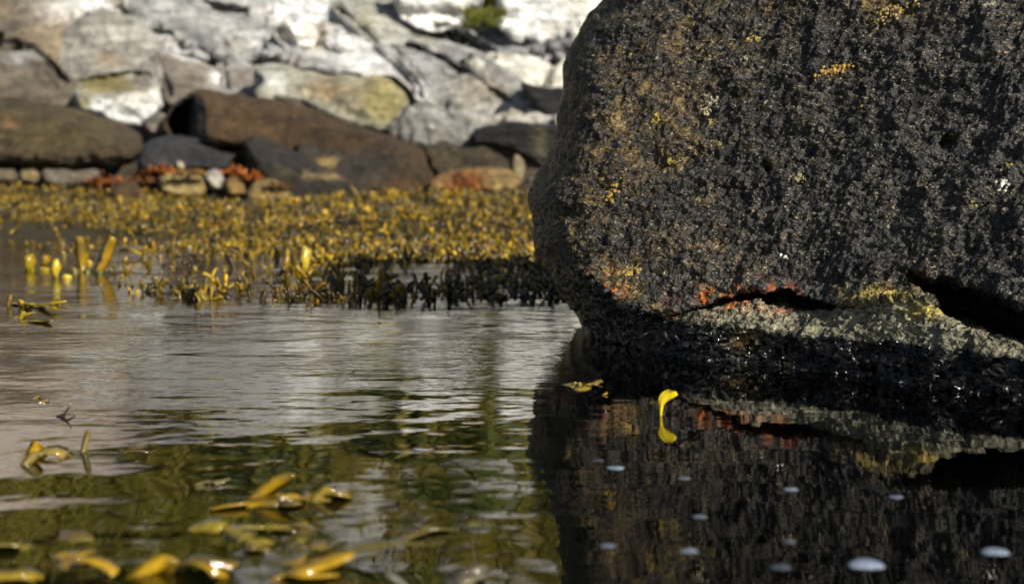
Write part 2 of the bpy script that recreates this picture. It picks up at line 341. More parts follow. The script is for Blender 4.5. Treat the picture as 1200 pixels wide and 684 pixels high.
shore('boulder', 'pale boulder with a tan olive right end under white slab', [(296,82),(305,73),(330,76),(360,84),(400,89),(430,90),(452,88),(468,101),(479,120),(477,142),(458,156),(440,160),(400,150),(350,130),(320,124),(297,118)], (.36,.35,.28), off=.22, lean=.35, edge=14, bulge=.24, blobs=[(450,115,30,32,(.30,.255,.11),.85),(380,98,30,14,(.26,.20,.11),.7),(320,92,18,14,(.46,.46,.42),.7)], cat='boulder')
shore('rock_slab', 'large smooth pale slab sloping down to the dark overhung rock', [(398,40),(440,47),(482,50),(540,58),(592,84),(625,110),(660,130),(662,150),(600,146),(572,147),(552,160),(530,142),(508,122),(500,98),(470,72),(430,54)], (.43,.42,.40), off=.12, edge=14, bulge=.2, amp=.06, blobs=[(560,108,40,22,(.36,.32,.25),.7),(610,138,50,8,(.52,.48,.4),.7)])
shore('rock_slab', 'grey slab below the white blocks and moss', [(372,-40),(420,-10),(432,4),(470,14),(510,27),(545,42),(535,55),(482,52),(440,49),(413,34),(388,12)], (.33,.32,.28), off=.08, edge=11, bulge=.16, blobs=[(430,25,12,16,(.42,.40,.27),.7),(500,22,40,5,W_,.6)])
shore('rock_block', 'white-topped block beside the green moss', [(462,-30),(552,-30),(558,8),(548,24),(500,30),(472,14)], (.60,.59,.56), off=.14, lean=.4, edge=9, bulge=.2, chk=1, facet=lambda x, y: -.15*sst(4, 18, y))
shore('rock_block', 'tall white block right of the green moss', [(587,10),(598,-30),(664,-30),(678,8),(674,36),(632,43),(606,36),(592,26)], (.66,.65,.62), off=.14, lean=.5, edge=9, bulge=.2, chk=1, amp=.09)
shore('rock_block', 'cream white block against the dark boulder edge', [(668,-30),(740,-30),(730,40),(690,46),(668,42),(676,10)], (.58,.56,.48), off=.1, lean=.5, edge=9, bulge=.18, chk=1, amp=.08)
shore('rock_slab', 'blue-grey slab under the white blocks', [(525,32),(575,29),(620,39),(672,41),(690,50),(672,60),(605,63),(562,72),(535,60)], (.30,.30,.305), off=.08, edge=9, bulge=.13)
shore('rock_slab', 'cream slab split by a slanting crack', [(540,72),(600,63),(672,56),(700,70),(690,120),(648,110),(618,103),(582,90)], (.56,.54,.46), off=.09, edge=10, bulge=.14, facet=lambda x, y: -.12*np.exp(-((x-643+(y-85)*.35)/4)**2))
shore('rock_block', 'black shaded block wedged under the cream slab', [(612,98),(640,106),(700,112),(700,145),(655,139),(630,122)], (.012,.012,.012), off=.24, lean=-.2, edge=5, bulge=.05, amp=.01)  # fills a shaded hollow; the shade is put into its black colour
# shore boulders
shore('boulder', 'white-faced boulder with an olive stained top', [(85,112),(90,98),(98,90),(130,85),(170,78),(180,86),(193,120),(184,133),(169,153),(140,148),(112,136),(88,130)], (.74,.74,.71), off=.34, lean=.1, edge=8, bulge=.15, amp=.03, chk=1, facet=lambda x, y: -.16*sst(114, 88, y+(x-100)*.06), blobs=[(128,98,40,13,OL,1.0),(165,92,14,9,(.17,.15,.12),.9),(98,120,9,10,(.22,.19,.10),.8)], cat='boulder')
shore('boulder', 'long flat brown boulder beside the white-faced boulder', [(-90,112),(0,112),(40,119),(85,128),(120,138),(150,148),(166,157),(169,170),(161,187),(140,197),(100,200),(60,199),(-90,198)], (.066,.046,.020), off=.46, lean=.35, edge=26, bulge=.34, amp=.045, back=.6, aniso=False, blobs=[(60,150,60,22,(.085,.062,.022),.5),(10,138,8,6,(.25,.14,.06),.6)], cat='boulder')
for i, (pl, lb, cc) in enumerate([([(-60,198),(14,197),(22,206),(18,215),(-60,216)], 'grey brown flat stone under the flat boulder, beyond the tan one', (.14,.11,.07)),
        ([(20,200),(44,199),(48,208),(42,216),(22,215)], 'small tan flat stone between two grey stones', (.22,.17,.09)),
        ([(46,199),(80,198),(115,199),(119,208),(92,219),(62,217),(50,212)], 'grey angular flat stone beside orange weed', (.14,.115,.085))]):
    shore('stone', lb, pl, cc, off=.52, lean=.2, edge=5, bulge=.10, amp=.02, back=.25, cat='stone')
shore('boulder', 'long brown boulder with a black left end', [(193,146),(204,124),(228,104),(246,106),(290,112),(340,120),(380,132),(430,152),(470,162),(494,178),(510,205),(512,228),(480,232),(380,230),(330,205),(300,180),(232,172),(200,163)], (.062,.034,.011), off=.56, lean=.5, edge=16, bulge=.30, amp=.035, back=.6, aniso=False, facet=lambda x, y: -.75*sst(240, 198, x+(y-135)*-.12), blobs=[(215,135,18,30,(.012,.012,.012),1.0),(420,200,60,14,(.035,.028,.02),.8)], cat='boulder')  # black blob paints the shade of the side turned from the sun
shore('stone', 'dark grey flat stone beneath the black boulder end', [(158,188),(174,163),(200,157),(240,161),(276,176),(288,194),(270,202),(200,202),(165,202)], (.028,.027,.027), off=.66, lean=.5, edge=14, bulge=.18, amp=.02, aniso=False, cat='stone')
shore('boulder', 'dark fluted boulder leaning on the long brown boulder', [(282,174),(294,160),(312,159),(330,170),(365,188),(395,206),(430,222),(444,240),(340,240),(302,212)], (.024,.019,.013), off=.80, lean=.3, edge=14, bulge=.2, amp=.07, back=.4, blobs=[(385,207,40,5,(.26,.19,.08),.7)], cat='boulder')
shore('rock', 'dark ridged rock in front of the long brown boulder', [(345,176),(372,169),(420,181),(470,204),(494,232),(430,236),(398,210),(362,190)], (.028,.023,.016), off=.74, lean=.5, edge=9, bulge=.10, amp=.06, blobs=[(378,196,20,6,(.3,.2,.07),.7),(420,220,16,4,(.28,.2,.09),.6)])
shore('rock', 'grey fractured rock at the foot of the pale slab', [(452,156),(468,142),(481,126),(493,117),(510,123),(530,138),(548,152),(558,180),(520,186),(482,172)], (.24,.23,.20), off=.24, lean=.45, edge=10, bulge=.18, amp=.09, blobs=[(500,135,14,8,W_,.6)])
shore('rock', 'brown rough rock below the fractured grey rock', [(482,166),(520,168),(556,173),(588,184),(602,196),(590,212),(520,214),(508,200),(495,178)], (.055,.042,.020), off=.5, lean=.4, edge=11, bulge=.2, amp=.06)
shore('boulder', 'black overhanging boulder under the pale slab edge', [(548,160),(560,150),(578,145),(602,141),(640,144),(700,150),(700,205),(650,202),(628,196),(606,178),(575,172),(556,170)], (.012,.012,.0125), off=.42, lean=-.3, edge=7, bulge=.08, amp=.015, aniso=False, blobs=[(632,172,8,20,(.10,.085,.05),.7)], cat='boulder')  # near-black base colour paints in the shade on its face
shore('stone', 'thin upright tan stone in the dark gap', [(598,186),(606,180),(614,190),(613,214),(600,212)], (.26,.22,.12), off=.62, lean=0, edge=4, bulge=.06, amp=.02, back=.1, cat='stone')
shore('rock', 'tan rock crusted with orange weed', [(505,206),(540,198),(580,196),(604,203),(617,214),(612,242),(566,252),(520,248),(506,230)], (.17,.11,.038), off=.70, lean=.2, edge=10, bulge=.16, amp=.07, blobs=[(545,212,24,10,(.17,.055,.01),.8),(590,225,14,14,(.33,.25,.10),.6)])
shore('stone', 'flat blue-grey stone at the edge of the weed bed', [(440,240),(470,234),(510,231),(552,232),(578,241),(572,254),(500,256),(446,254)], (.045,.045,.048), off=.95, lean=.4, edge=8, bulge=.12, amp=.02, aniso=False, back=.25, cat='stone')
shore('rock', 'small brown rock touching the big boulder outline', [(600,240),(606,218),(624,206),(660,208),(660,262),(604,262)], (.08,.065,.045), off=.85, lean=.1, edge=8, bulge=.14, amp=.03)
for pl, lb, cc, of in [
        ([(186,212),(196,203),(215,200),(238,206),(244,222),(236,232),(190,230)], 'rounded tan stone streaked yellow beside white pebble', (.24,.18,.07), .86),
        ([(238,204),(250,196),(262,201),(264,212),(256,224),(246,220)], 'white pebble among orange weed', (.48,.46,.38), .96),
        ([(262,216),(272,207),(284,212),(290,230),(266,232)], 'yellow ochre stone right of the white pebble', (.26,.16,.05), .92),
        ([(284,226),(300,212),(325,210),(342,224),(344,240),(290,240)], 'low tan stone below the fluted boulder', (.20,.135,.045), 1.02),
        ([(206,190),(211,188),(216,192),(214,199),(207,198)], 'tiny pale round pebble above the tan stone', (.55,.47,.33), .90),
        ([(168,150),(172,138),(190,130),(199,138),(196,158),(180,160)], 'little mottled stone wedged beside the white-faced boulder', (.20,.18,.14), .52),
        ([(128,222),(140,210),(158,212),(168,224),(160,234),(132,234)], 'brown stone under orange weed near flat stones', (.09,.055,.02), .9)]:
    shore('stone', lb, pl, cc, off=of, lean=.1, edge=6, bulge=.09, amp=.010, back=.14, step=1.6, aniso=False, cat='stone')

# ------------------------------------------------------------------ the big boulder
OUT = [(708,-6),(690,14),(672,40),(664,62),(660,84),(661,100),(655,128),(650,150),(640,178),(628,206),(619,228),(618,248),(624,272),(636,302),(652,334),(668,362),(684,386),(697,402),(698,430),(690,470),(684,520),(700,600),(820,700),(1100,760),(1500,780),(1640,640),(1690,400),(1660,120),(1580,-60),(1380,-150),(1150,-170),(980,-150),(860,-120),(780,-98),(736,-72),(716,-40)]
opl = roughen(roughen(chaikin(OUT, 2), 12, 7.0, 79), 3, 2.6, 77)
HOLE = np.array([(1066,322),(1085,326),(1110,330),(1135,336),(1160,345),(1180,352),(1215,366),(1260,380),(1260,424),(1215,412),(1190,403),(1160,392),(1130,384),(1110,374),(1095,358),(1078,342)], float)
CRACK = np.array([(806,364),(836,354),(862,344),(888,339),(905,341),(925,340),(938,348),(960,354),(990,357),(1030,355),(1058,346),(1062,350),(1040,358),(1000,363),(965,364),(938,362),(912,357),(886,352),(860,354),(830,362)], float)
def yc_line(px): return np.interp(px, [600,700,760,810,862,905,960,1058,1080,1130,1215,1600], [330,352,368,362,348,346,358,350,345,378,400,420])
def wet_shade_line(px): return np.interp(px, [600,690,740,800,900,1000,1100,1200,1600], [290,318,352,377,386,398,408,418,440])  # top of wet band; at left raised to paint the overhang's shade black
def sinterp(px, a, b):
    return sum(np.interp(px + k, a, b) for k in range(-80, 81, 10)) / 17
def bYs(px, py):
    b = sinterp(px, [560,640,697,830,915,1090,1200,1300,1450,1700], [1.93,1.84,1.80,1.735,1.67,1.54,1.465,1.41,1.37,1.50])
    up = np.maximum(356 - py, 0)
    return b + .00046 * np.minimum(up, 420) + .0003 * np.maximum(up - 420, 0)
def bfront(px, py, d, pr):
    f = .15 * pr ** 1.1
    c = yc_line(px); wl = wet_shade_line(px); dd = np.clip(d / 40, 0, 1)
    f += dd * .008 * np.exp(-np.maximum(c - py, 0) / 22.) * (py < c)
    low = np.clip((py - c) / np.maximum(wl - c, 6), 0, 4); f += dd * sst(770, 830, px) * np.where(py > c, -.006 + .020 * np.minimum(low, 1) + .002 * np.clip(low - 1, 0, 3), 0)
    f -= dd * .11 * sst(0, 80, py - (296 + (px - 640) * .55)) * sst(790, 690, px)
    jn = fbm(np.stack([px / 13, py / 13, 0 * px], -1), 4, 301, .6); hd, _, _ = sdist(px, py, HOLE); f -= .13 * sst(-5, 14, hd + 9 * jn)
    cd, _, _ = sdist(px, py, CRACK); f -= .09 * sst(-1.0, 4.0, cd + 6 * jn)
    for hx, hy, r, dp in ((899, 199, 4.5, .028), (897, 190, 3, .015), (1112, 164, 6, .022), (1104, 168, 5, .016), (640, 206, 6, .01), (668, 250, 10, .015)):
        f -= dp * np.exp(-((px - hx) ** 2 + (py - hy) ** 2) / r ** 2)
    return f
def bdisp(A, px, py):
    l = .007 * fbm(A * 4.5, 3, 201) + .0055 * fbm(A * 13, 3, 205, .5, True)
    q = np.stack([A[..., 0] * .62 - A[..., 2] * .18, A[..., 1] * .62, A[..., 2] * 1.12 - A[..., 0] * .22], -1)
    g = .0105 * fbm(q * 44, 4, 209, .68) + .0022 * fbm(q * 170, 2, 215, .6, True)
    return l + g
def bcol(A, px, py):
    n = fbm(A * 14, 4, 231)[..., None]; n2 = fbm(A * 55, 3, 235)[..., None]; n3 = fbm(A * 5, 3, 239)[..., None]
    grey = np.array([.030, .028, .0255]) * (1 + .3 * n); brown = np.array([.062, .043, .019]) * (1 + .4 * n)
    k = np.clip(np.exp(-((px - 720) / 110) ** 2 - ((py - 250) / 120) ** 2) * 1.0 + np.exp(-((px - 790) / 130) ** 2 - ((py - 70) / 90) ** 2) * .75 + np.exp(-((px - 1030) / 70) ** 2 - ((py - 10) / 26) ** 2) * .7, 0, 1)[..., None]
    k = np.clip(k * sst(-.5, .5, .6 * n2 + .5 * n + .4 * n3 + .9 * fbm(A * 170, 2, 261)[..., None]), 0, 1); c = grey * (1 - k) + brown * k
    oc = sst(.30, .6, n2 + .35 * n + .5 * fbm(A * 230, 2, 265)[..., None]) * .6 * np.clip(k * 2, .0, 1); c = c * (1 - oc) + np.array([.17, .120, .042]) * oc
    cl = yc_line(px); wl = wet_shade_line(px) + 7 * n[..., 0] + 5 * n2[..., 0]
    # pale crusted ledge under the crack, then the black tide band plus painted underside shade
    led = (sst(-4, 4, py - cl) * sst(770, 850, px))[..., None]; c = c * (1 - led) + np.array([.125, .118, .080]) * (1 + .5 * n2) * led
    cd, _, _ = sdist(px, py, CRACK); hd, _, _ = sdist(px, py, HOLE)
    rim = np.clip(np.exp(-np.abs(cd) / 7.) * sst(-.25, .35, n2[..., 0] + n[..., 0] * .6), 0, 1) * sst(1060, 900, px) + np.exp(-((px - 835) / 34) ** 2 - ((py - 354) / 13) ** 2) * sst(-.3, .3, n2[..., 0])
    rim += .8 * np.exp(-((px - 1085) / 32) ** 2 - ((py - 334) / 10) ** 2) * sst(-.1, .3, n2[..., 0]) + .7 * np.exp(-((px - 712) / 30) ** 2 - ((py - 338) / 26) ** 2) * sst(.1, .4, n2[..., 0])
    rim = np.clip(rim * sst(-.25, .4, fbm(A * 120, 2, 251)), 0, 1)[..., None] * .85; c = c * (1 - rim) + np.array([.34, .080, .012]) * (1 + .5 * n) * rim
    yl = np.clip(np.exp(-((px - 1090) / 22) ** 2 - ((py - 366) / 10) ** 2) + .7 * np.exp(-((px - 1030) / 45) ** 2 - ((py - 345) / 9) ** 2), 0, 1)[..., None] * sst(-.2, .4, n2); c = c * (1 - yl) + np.array([.33, .25, .06]) * yl
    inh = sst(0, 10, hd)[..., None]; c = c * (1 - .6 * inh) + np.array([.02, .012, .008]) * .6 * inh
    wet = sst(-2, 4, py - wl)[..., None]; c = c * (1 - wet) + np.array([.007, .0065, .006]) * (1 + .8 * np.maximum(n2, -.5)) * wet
    ob = (np.exp(-((px - 878) / 20) ** 2 - ((py - 398) / 10) ** 2) * .8 + .6 * sst(.48, .6, n2[..., 0] + .4 * n[..., 0]))[..., None] * wet; ob = np.clip(ob, 0, 1) * .6
    c = c * (1 - ob) + np.array([.13, .085, .02]) * ob
    return np.concatenate([np.maximum(c, .004), wet], -1)
xs = np.concatenate([np.arange(606, 1206, 1.25), np.arange(1206, 1710, 14)]); ys = np.concatenate([np.arange(-440, -8, 9), np.arange(-8, 470, 1.25), np.arange(470, 800, 12)])
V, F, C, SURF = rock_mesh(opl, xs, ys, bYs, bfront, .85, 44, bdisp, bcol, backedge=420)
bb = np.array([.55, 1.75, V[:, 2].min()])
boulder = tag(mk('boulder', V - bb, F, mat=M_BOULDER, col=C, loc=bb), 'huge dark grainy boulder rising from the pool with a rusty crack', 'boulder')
def surf(px, py):
    i = np.argmin((SURF[0] - px) ** 2 + (SURF[1] - py) ** 2); return SURF[2][i], SURF[3][i]
OCT_V = np.array([(1,0,0),(.7,.7,0),(0,1,0),(-.7,.7,0),(-1,0,0),(-.7,-.7,0),(0,-1,0),(.7,-.7,0),(0,0,.6)], float)
OCT_T = np.array([(k, (k + 1) % 8, 8) for k in range(8)])
def lichen(px, py, rx, ry, ang, col, n, label=None):
    Vs, Ts, Cs = [], [], []; r = random.Random(int(px * 7 + py))
    for k in range(n):
        u, v = r.gauss(0, .42) * rx, r.gauss(0, .42) * ry
        p, nn = surf(px + u * math.cos(ang) - v * math.sin(ang), py + u * math.sin(ang) + v * math.cos(ang))
        N = Vector(nn); N.normalize(); q = N.to_track_quat('Z', 'Y').to_matrix(); s0 = r.uniform(.0010, .0024)
        Vs.append(OCT_V * s0 @ np.array(q).T * np.array([1, 1, 1]) + p - np.array(N) * .0002 - bb); Ts.append(OCT_T + 9 * k); Cs += [np.array(col) * r.uniform(.6, 1.3)] * 9
    o = mk('lichen_patch', np.concatenate(Vs), tris=np.concatenate(Ts), mat=M_LICHEN, col=np.array(Cs), smooth=False, parent=boulder)
    if label: o['label'] = label
YL, PLN, OC = (.20, .165, .03), (.20, .19, .13), (.32, .19, .04)
for a in [(980,82,26,6,-.35,OC,90,'bright ochre lichen streak high on the boulder'),(1045,14,34,10,-.4,(.27,.18,.05),60),(834,116,9,6,0,PLN,22),(828,128,8,8,0,(.25,.22,.12),22),(832,144,7,5,0,YL,14),(1011,126,4,3,0,YL,9),(845,172,3,3,0,YL,8),
          (1113,161,3.5,3.5,0,YL,12),(1175,214,11,5,-.5,(.5,.48,.4),30),(919,300,4,1.0,.2,(.65,.63,.58),8),(898,121,5,3,0,PLN,10),(884,42,8,4,-.4,(.3,.22,.06),18),(875,70,6,3,0,PLN,12),(937,211,10,5,.2,(.24,.2,.10),20),(720,228,9,18,.3,(.24,.155,.03),50),(740,316,14,9,0,(.25,.17,.04),40),(1140,240,5,3,0,YL,9),(1183,196,4,3,0,YL,8),(1160,8,10,4,-.4,PLN,18),(820,236,4,3,0,YL,8),(785,190,5,4,0,YL,9),(768,140,8,5,0,(.26,.18,.04),20)]:
    lichen(*a)

# ------------------------------------------------------------------ wrack (seaweed) fronds
def ribbon(path, widths, side, thick=.0, V=None, Q=None, ridge=.22):
    V = [] if V is None else V; Q = [] if Q is None else Q; b = len(V); path = [np.array(p, float) for p in path]; side = np.array(side, float)
    for k, (p, wd) in enumerate(zip(path, widths)):
        t = path[min(k + 1, len(path) - 1)] - path[max(k - 1, 0)]; t /= np.linalg.norm(t); nn = np.cross(t, side); nn /= max(np.linalg.norm(nn), 1e-6)
        V += [p - side * wd, p + nn * (wd * ridge + thick), p + side * wd, p - nn * thick]
    for k in range(len(path) - 1):
        o = b + 4 * k
        for m in range(4): Q.append((o + m, o + (m + 1) % 4, o + 4 + (m + 1) % 4, o + 4 + m))
    Q.append((b, b + 3, b + 2, b + 1)); e = b + 4 * (len(path) - 1); Q.append((e, e + 1, e + 2, e + 3))
    return V, Q
def bulb(c, rad, axis, V, Q, ns=7, nr=5):
    ax = Vector(axis).normalized(); q = np.array(ax.to_track_quat('Z', 'Y').to_matrix()); b = len(V)
    for i in range(nr):
        ph = -math.pi / 2 + math.pi * (i + .12) / (nr - 1 + .24)
        for j in range(ns):
            th = 2 * math.pi * j / ns
            V.append(np.array(c) + q @ (np.array([math.cos(ph) * math.cos(th) * rad[0], math.cos(ph) * math.sin(th) * rad[1], math.sin(ph) * rad[2]])))
    for i in range(nr - 1):
        for j in range(ns): Q.append((b + i * ns + j, b + i * ns + (j + 1) % ns, b + (i + 1) * ns + (j + 1) % ns, b + (i + 1) * ns + j))
def frond_mesh(kind, r, hi=True):
    V, Q = [], []; k = 6 if hi else 4
    def curve(p0, dirv, L, bend, n=k):
        return [np.array(p0) + np.array(dirv) * L * t + np.array(bend) * L * t * t for t in np.linspace(0, 1, n)]
    if kind == 0:      # single broad strap with a rounded tip
        lean = r.uniform(-.35, .35); p = curve((0, 0, -.03), (lean * .3, 0, 1), 1.03, (lean, r.uniform(-.2, .2), -.06 - abs(lean) * .3))
        wd = np.interp(np.linspace(0, 1, k), [0, .3, .75, .93, 1], [.04, .065, .125, .11, .04]); ribbon(p, wd, (1, 0, 0), .02, V, Q)
    elif kind == 1:    # forked, with two flattened tips
        h = r.uniform(.35, .5); p = curve((0, 0, -.03), (0, 0, 1), h + .03, (r.uniform(-.1, .1), 0, 0), 3 if not hi else 4); ribbon(p, np.linspace(.04, .075, len(p)), (1, 0, 0), .018, V, Q)
        for sg in (-1, 1):
            a = r.uniform(.28, .6) * sg; c = curve(p[-1], (a, r.uniform(-.2, .2), 1), (1 - h) * r.uniform(.75, 1.05), (a * .3, 0, -.1)); ribbon(c, np.interp(np.linspace(0, 1, k), [0, .5, .85, 1], [.055, .085, .10, .03]), (1, 0, 0), .03, V, Q)
    elif kind == 2:    # forked with swollen receptacles
        h = r.uniform(.3, .45); p = curve((0, 0, -.03), (0, 0, 1), h + .03, (r.uniform(-.1, .1), 0, 0), 3); ribbon(p, np.linspace(.04, .06, 3), (1, 0, 0), .016, V, Q)
        for sg in (-1, 1):
            a = r.uniform(.25, .55) * sg; c = curve(p[-1], (a, r.uniform(-.2, .2), 1), .26, (0, 0, 0), 3); ribbon(c, (.055, .06, .05), (1, 0, 0), .016, V, Q)
            dv = c[-1] - c[0]; dv /= np.linalg.norm(dv); bulb(c[-1] + dv * .11, (.075, .06, .17), dv, V, Q, 6 if not hi else 8, 4 if not hi else 6)
    else:              # bladder: a short stalk with a plump tip
        ribbon(curve((0, 0, -.03), (0, 0, 1), .35, (.05, 0, 0), 3), (.04, .05, .06), (1, 0, 0), .02, V, Q); bulb((.02, 0, .62), (.13, .11, .30), (r.uniform(-.3, .3), 0, 1), V, Q, 8 if hi else 6, 6 if hi else 4)
    return np.array(V), np.array(Q)
rr = random.Random(5)
PROTO_LO = [frond_mesh(k, rr, False) for k in (0, 0, 1, 1, 1, 2, 2, 2, 3, 3)]
PROTO_HI = [frond_mesh(k, rr, True) for k in (0, 0, 1, 1, 1, 2, 2, 2, 3)]
def dense_front(px): return np.interp(px, [-200, 0, 90, 150, 250, 350, 450, 650, 900], [262, 264, 274, 284, 296, 308, 314, 318, 322])
def weed_col(n):
    t = rng.random(n)[:, None]; c = np.array([.26, .155, .006]) * (1 - t) + np.array([.10, .075, .007]) * t
    gl = (rng.random(n) > .8)[:, None]; c = np.where(gl, np.array([.40, .26, .008]), c); dk = (rng.random(n) > .62)[:, None]; c = np.where(dk, np.array([.032, .022, .004]), c)
    return c * rng.uniform(.5, 1.15, (n, 1)) * np.array([1, .97, 1])
# candidate spots: denser towards the lens, thin at the open-water fringe
N = 60000; iY = rng.uniform(1 / 7.9, 1 / 2.2, N); Yw = 1 / iY; pxw = rng.uniform(-120, 1000, N); xw = (pxw - 600) / FPX * Yw
px_, py_ = topx(xw, Yw); df = dense_front(px_); cl = fbm(np.stack([xw * 4, Yw * 4, 0 * xw], -1), 3, 61)
keep = (py_ < df + 14 * cl) & (rng.random(N) < .17 * (Yw / 2.4) ** 1.8 * (1 + 1.2 * ((px_ > 350) & (py_ > 280)))) & (cl > -.26 - .8 * sst(3.2, 5.4, Yw))
fr_ = (py_ >= df - 5) & (py_ < df + 44 + 26 * cl) & (rng.random(N) < .040 * (1 + 2.2 * (px_ > 340)) * (1 + 2.4 * np.maximum(cl, -.42)))
lim = np.interp(px_, [0, 100, 200, 350, 700], [340, 335, 352, 352, 352]); keep |= fr_ & (py_ < lim)
# nothing inside the big boulder's footprint
keep &= ~((xw > .0) & (Yw < 1.75 + 1.0) & (px_ > 700) & (Yw < 2.75))
xw, Yw, px_, py_ = xw[keep], Yw[keep], px_[keep], py_[keep]
inview = np.where((px_ > -10) & (px_ < 655), 1.0, 0.0); size = np.clip(np.exp(rng.normal(-3.62, .28, len(xw))), .014, .045) * (1 + .35 * sst(4, 7, Yw)) * (1 + .1 * sst(4.0, 2.6, Yw)); score = inview * size / Yw
order = np.argsort(-score); big = order[:290]; rest = order[290:]
def ground_z(x, y): return max(float(seabed_z(np.array([x]), np.array([y]))[0]), -.012)
def shade(x, y):   # inside the shadow the big boulder throws on the bed
    a, b = topx(x, y); return 345 < a < 690 and b > 285
hi_obs = []
for k, (v, q) in enumerate(PROTO_HI):
    hi_obs.append((v, q))
cols = weed_col(len(xw)); hi_me = {}
for n_, i in enumerate(big):
    pk = rng.integers(len(PROTO_HI)); ck = int(rng.integers(7)); key = (int(pk), ck)
    z0 = ground_z(xw[i], Yw[i])
    if key not in hi_me:
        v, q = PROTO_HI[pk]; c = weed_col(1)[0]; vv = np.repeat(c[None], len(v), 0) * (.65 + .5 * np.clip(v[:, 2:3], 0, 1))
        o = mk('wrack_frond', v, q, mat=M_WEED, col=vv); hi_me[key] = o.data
    else:
        o = bpy.data.objects.new('wrack_frond', hi_me[key]); scene.collection.objects.link(o)
    o.location = (xw[i], Yw[i], z0); o.scale = (size[i] * rng.uniform(1.0, 1.8),) * 2 + (size[i],); o.rotation_euler = (rng.normal(0, .65), rng.normal(0, .65), rng.uniform(0, 6.28))
    kd = ('single strap wrack frond', 'single strap wrack frond', 'forked flat wrack frond', 'forked flat wrack frond', 'forked flat wrack frond', 'fork of swollen-tipped wrack', 'fork of swollen-tipped wrack', 'fork of swollen-tipped wrack', 'plump stalked wrack bladder')[pk]
    if shade(xw[i], Yw[i]): tag(o, 'small dark ' + kd + ' in the boulder shadow at the bed edge', 'seaweed', kd + 's in the boulder shadow')
    else: tag(o, 'small ' + kd + ' at the sunlit edge of the bed', 'seaweed', kd + 's at the sunlit bed edge')
Vs, Qs, Cs, off = [], [], [], 0
pid = rng.integers(0, len(PROTO_LO), len(rest))
zb = np.maximum(seabed_z(xw[rest], Yw[rest]), -.012)
for k, (v, q) in enumerate(PROTO_LO):
    m = np.where(pid == k)[0]; ii = rest[m]; n = len(m); sz = size[ii]
    az = rng.uniform(0, 6.28, n); tx, ty = rng.normal(0, .95, n), rng.normal(0, .95, n)
    p = v[None] * np.stack([sz * rng.uniform(1.2, 2.2, n), sz * rng.uniform(1.2, 2.2, n), sz * .9], -1)[:, None]
    x, y, z = p[..., 0], p[..., 1], p[..., 2]
    c, s_ = np.cos(tx)[:, None], np.sin(tx)[:, None]; y, z = y * c - z * s_, y * s_ + z * c
    c, s_ = np.cos(ty)[:, None], np.sin(ty)[:, None]; x, z = x * c + z * s_, -x * s_ + z * c
    c, s_ = np.cos(az)[:, None], np.sin(az)[:, None]; x, y = x * c - y * s_, x * s_ + y * c
    W = np.stack([x + xw[ii][:, None], y + Yw[ii][:, None], z + zb[m][:, None]], -1)
    Vs.append(W.reshape(-1, 3)); Qs.append((q[None] + (np.arange(n) * len(v))[:, None, None]).reshape(-1, 4) + off); off += n * len(v)
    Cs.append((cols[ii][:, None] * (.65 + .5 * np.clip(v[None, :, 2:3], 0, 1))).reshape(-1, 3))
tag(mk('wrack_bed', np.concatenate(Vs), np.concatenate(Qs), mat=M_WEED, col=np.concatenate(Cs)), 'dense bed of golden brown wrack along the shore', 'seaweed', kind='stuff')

# fronds that stand out singly, each with its own place on the water
YEL, GOL, OLV = (.22, .155, .007), (.20, .115, .005), (.12, .10, .012)
def strap(V, Q, p0, p1, w0, w1, up=(0, 0, 1), bend=(0, 0, 0), n=9, tip=.35, thick=.0012):
    p0, p1, bend = np.array(p0, float), np.array(p1, float), np.array(bend, float); t = np.linspace(0, 1, n)
    path = [p0 + (p1 - p0) * a + bend * 4 * a * (1 - a) for a in t]; ax = p1 - p0; ax /= np.linalg.norm(ax)
    sd_ = np.cross(ax, np.array(up, float)); sd_ /= np.linalg.norm(sd_)
    wd = (w0 + (w1 - w0) * t) * np.interp(t, [0, .6, .85, 1], [1, 1, .8, tip]); ribbon(path, wd, sd_, thick, V, Q, .07)
def single(name, label, base, straps, bulbs, col, cat='seaweed', mat=None, bcol_=None):
    V, Q = [], []
    for sp in straps: strap(V, Q, *sp[0], **sp[1])
    V = np.array(V); V = V + .0045 * np.stack([fbm(V * 55 + k_ * 9 + len(label), 3, 5 + k_) for k_ in range(3)], -1) * np.array([1.2, 1.2, 1.0]); n = fbm(V * 120, 3, hash_(label) % 99)[:, None]
    mixn = sst(-.1, .5, fbm(V * 45, 3, 77)[:, None]); o = mk(name, V, Q, mat=mat or M_WETWEED, col=(np.array(col) * (1 - mixn) + np.array([.10, .065, .012]) * mixn) * (1 + .4 * n), loc=base); tag(o, label, cat)
    for c, rad, ax in bulbs:
        bv, bq = [], []; bulb((0, 0, 0), rad, ax, bv, bq, 12, 9); bv = np.array(bv); bv = bv * (1 + .45 * fbm(bv * 110 + hash_(label) % 31, 3, 8)[:, None])
        b = mk('bladder', bv, bq, mat=M_WEED, col=np.repeat(np.array([bcol_ or col]), len(bv), 0), parent=o, loc=c)
    return o
def up_pair(px, py, hpx, lean, label, col=GOL, wpx=12):
    b = onwater(px, py); s0 = b[1] / FPX
    return single('wrack_frond', label, b, [(((0, 0, -.01), (lean * s0, .0, hpx * s0), wpx * .32 * s0, wpx * .8 * s0), dict(up=(0, 1, 0), bend=(0, .004, 0), tip=.6))],
        [((-.004 - s0 * 6, -.006, .001), (.008, .007, .005), (0, 0, 1)), ((s0 * 7, -.007, .001), (.009, .007, .006), (0, 0, 1))], col, bcol_=(.10, .09, .02))
up_pair(97, 318, 42, -3, 'tall upright golden frond left of its slanting neighbour', GOL, 12)
up_pair(112, 320, 44, 22, 'slanting golden frond beside the tall upright frond', GOL, 12)
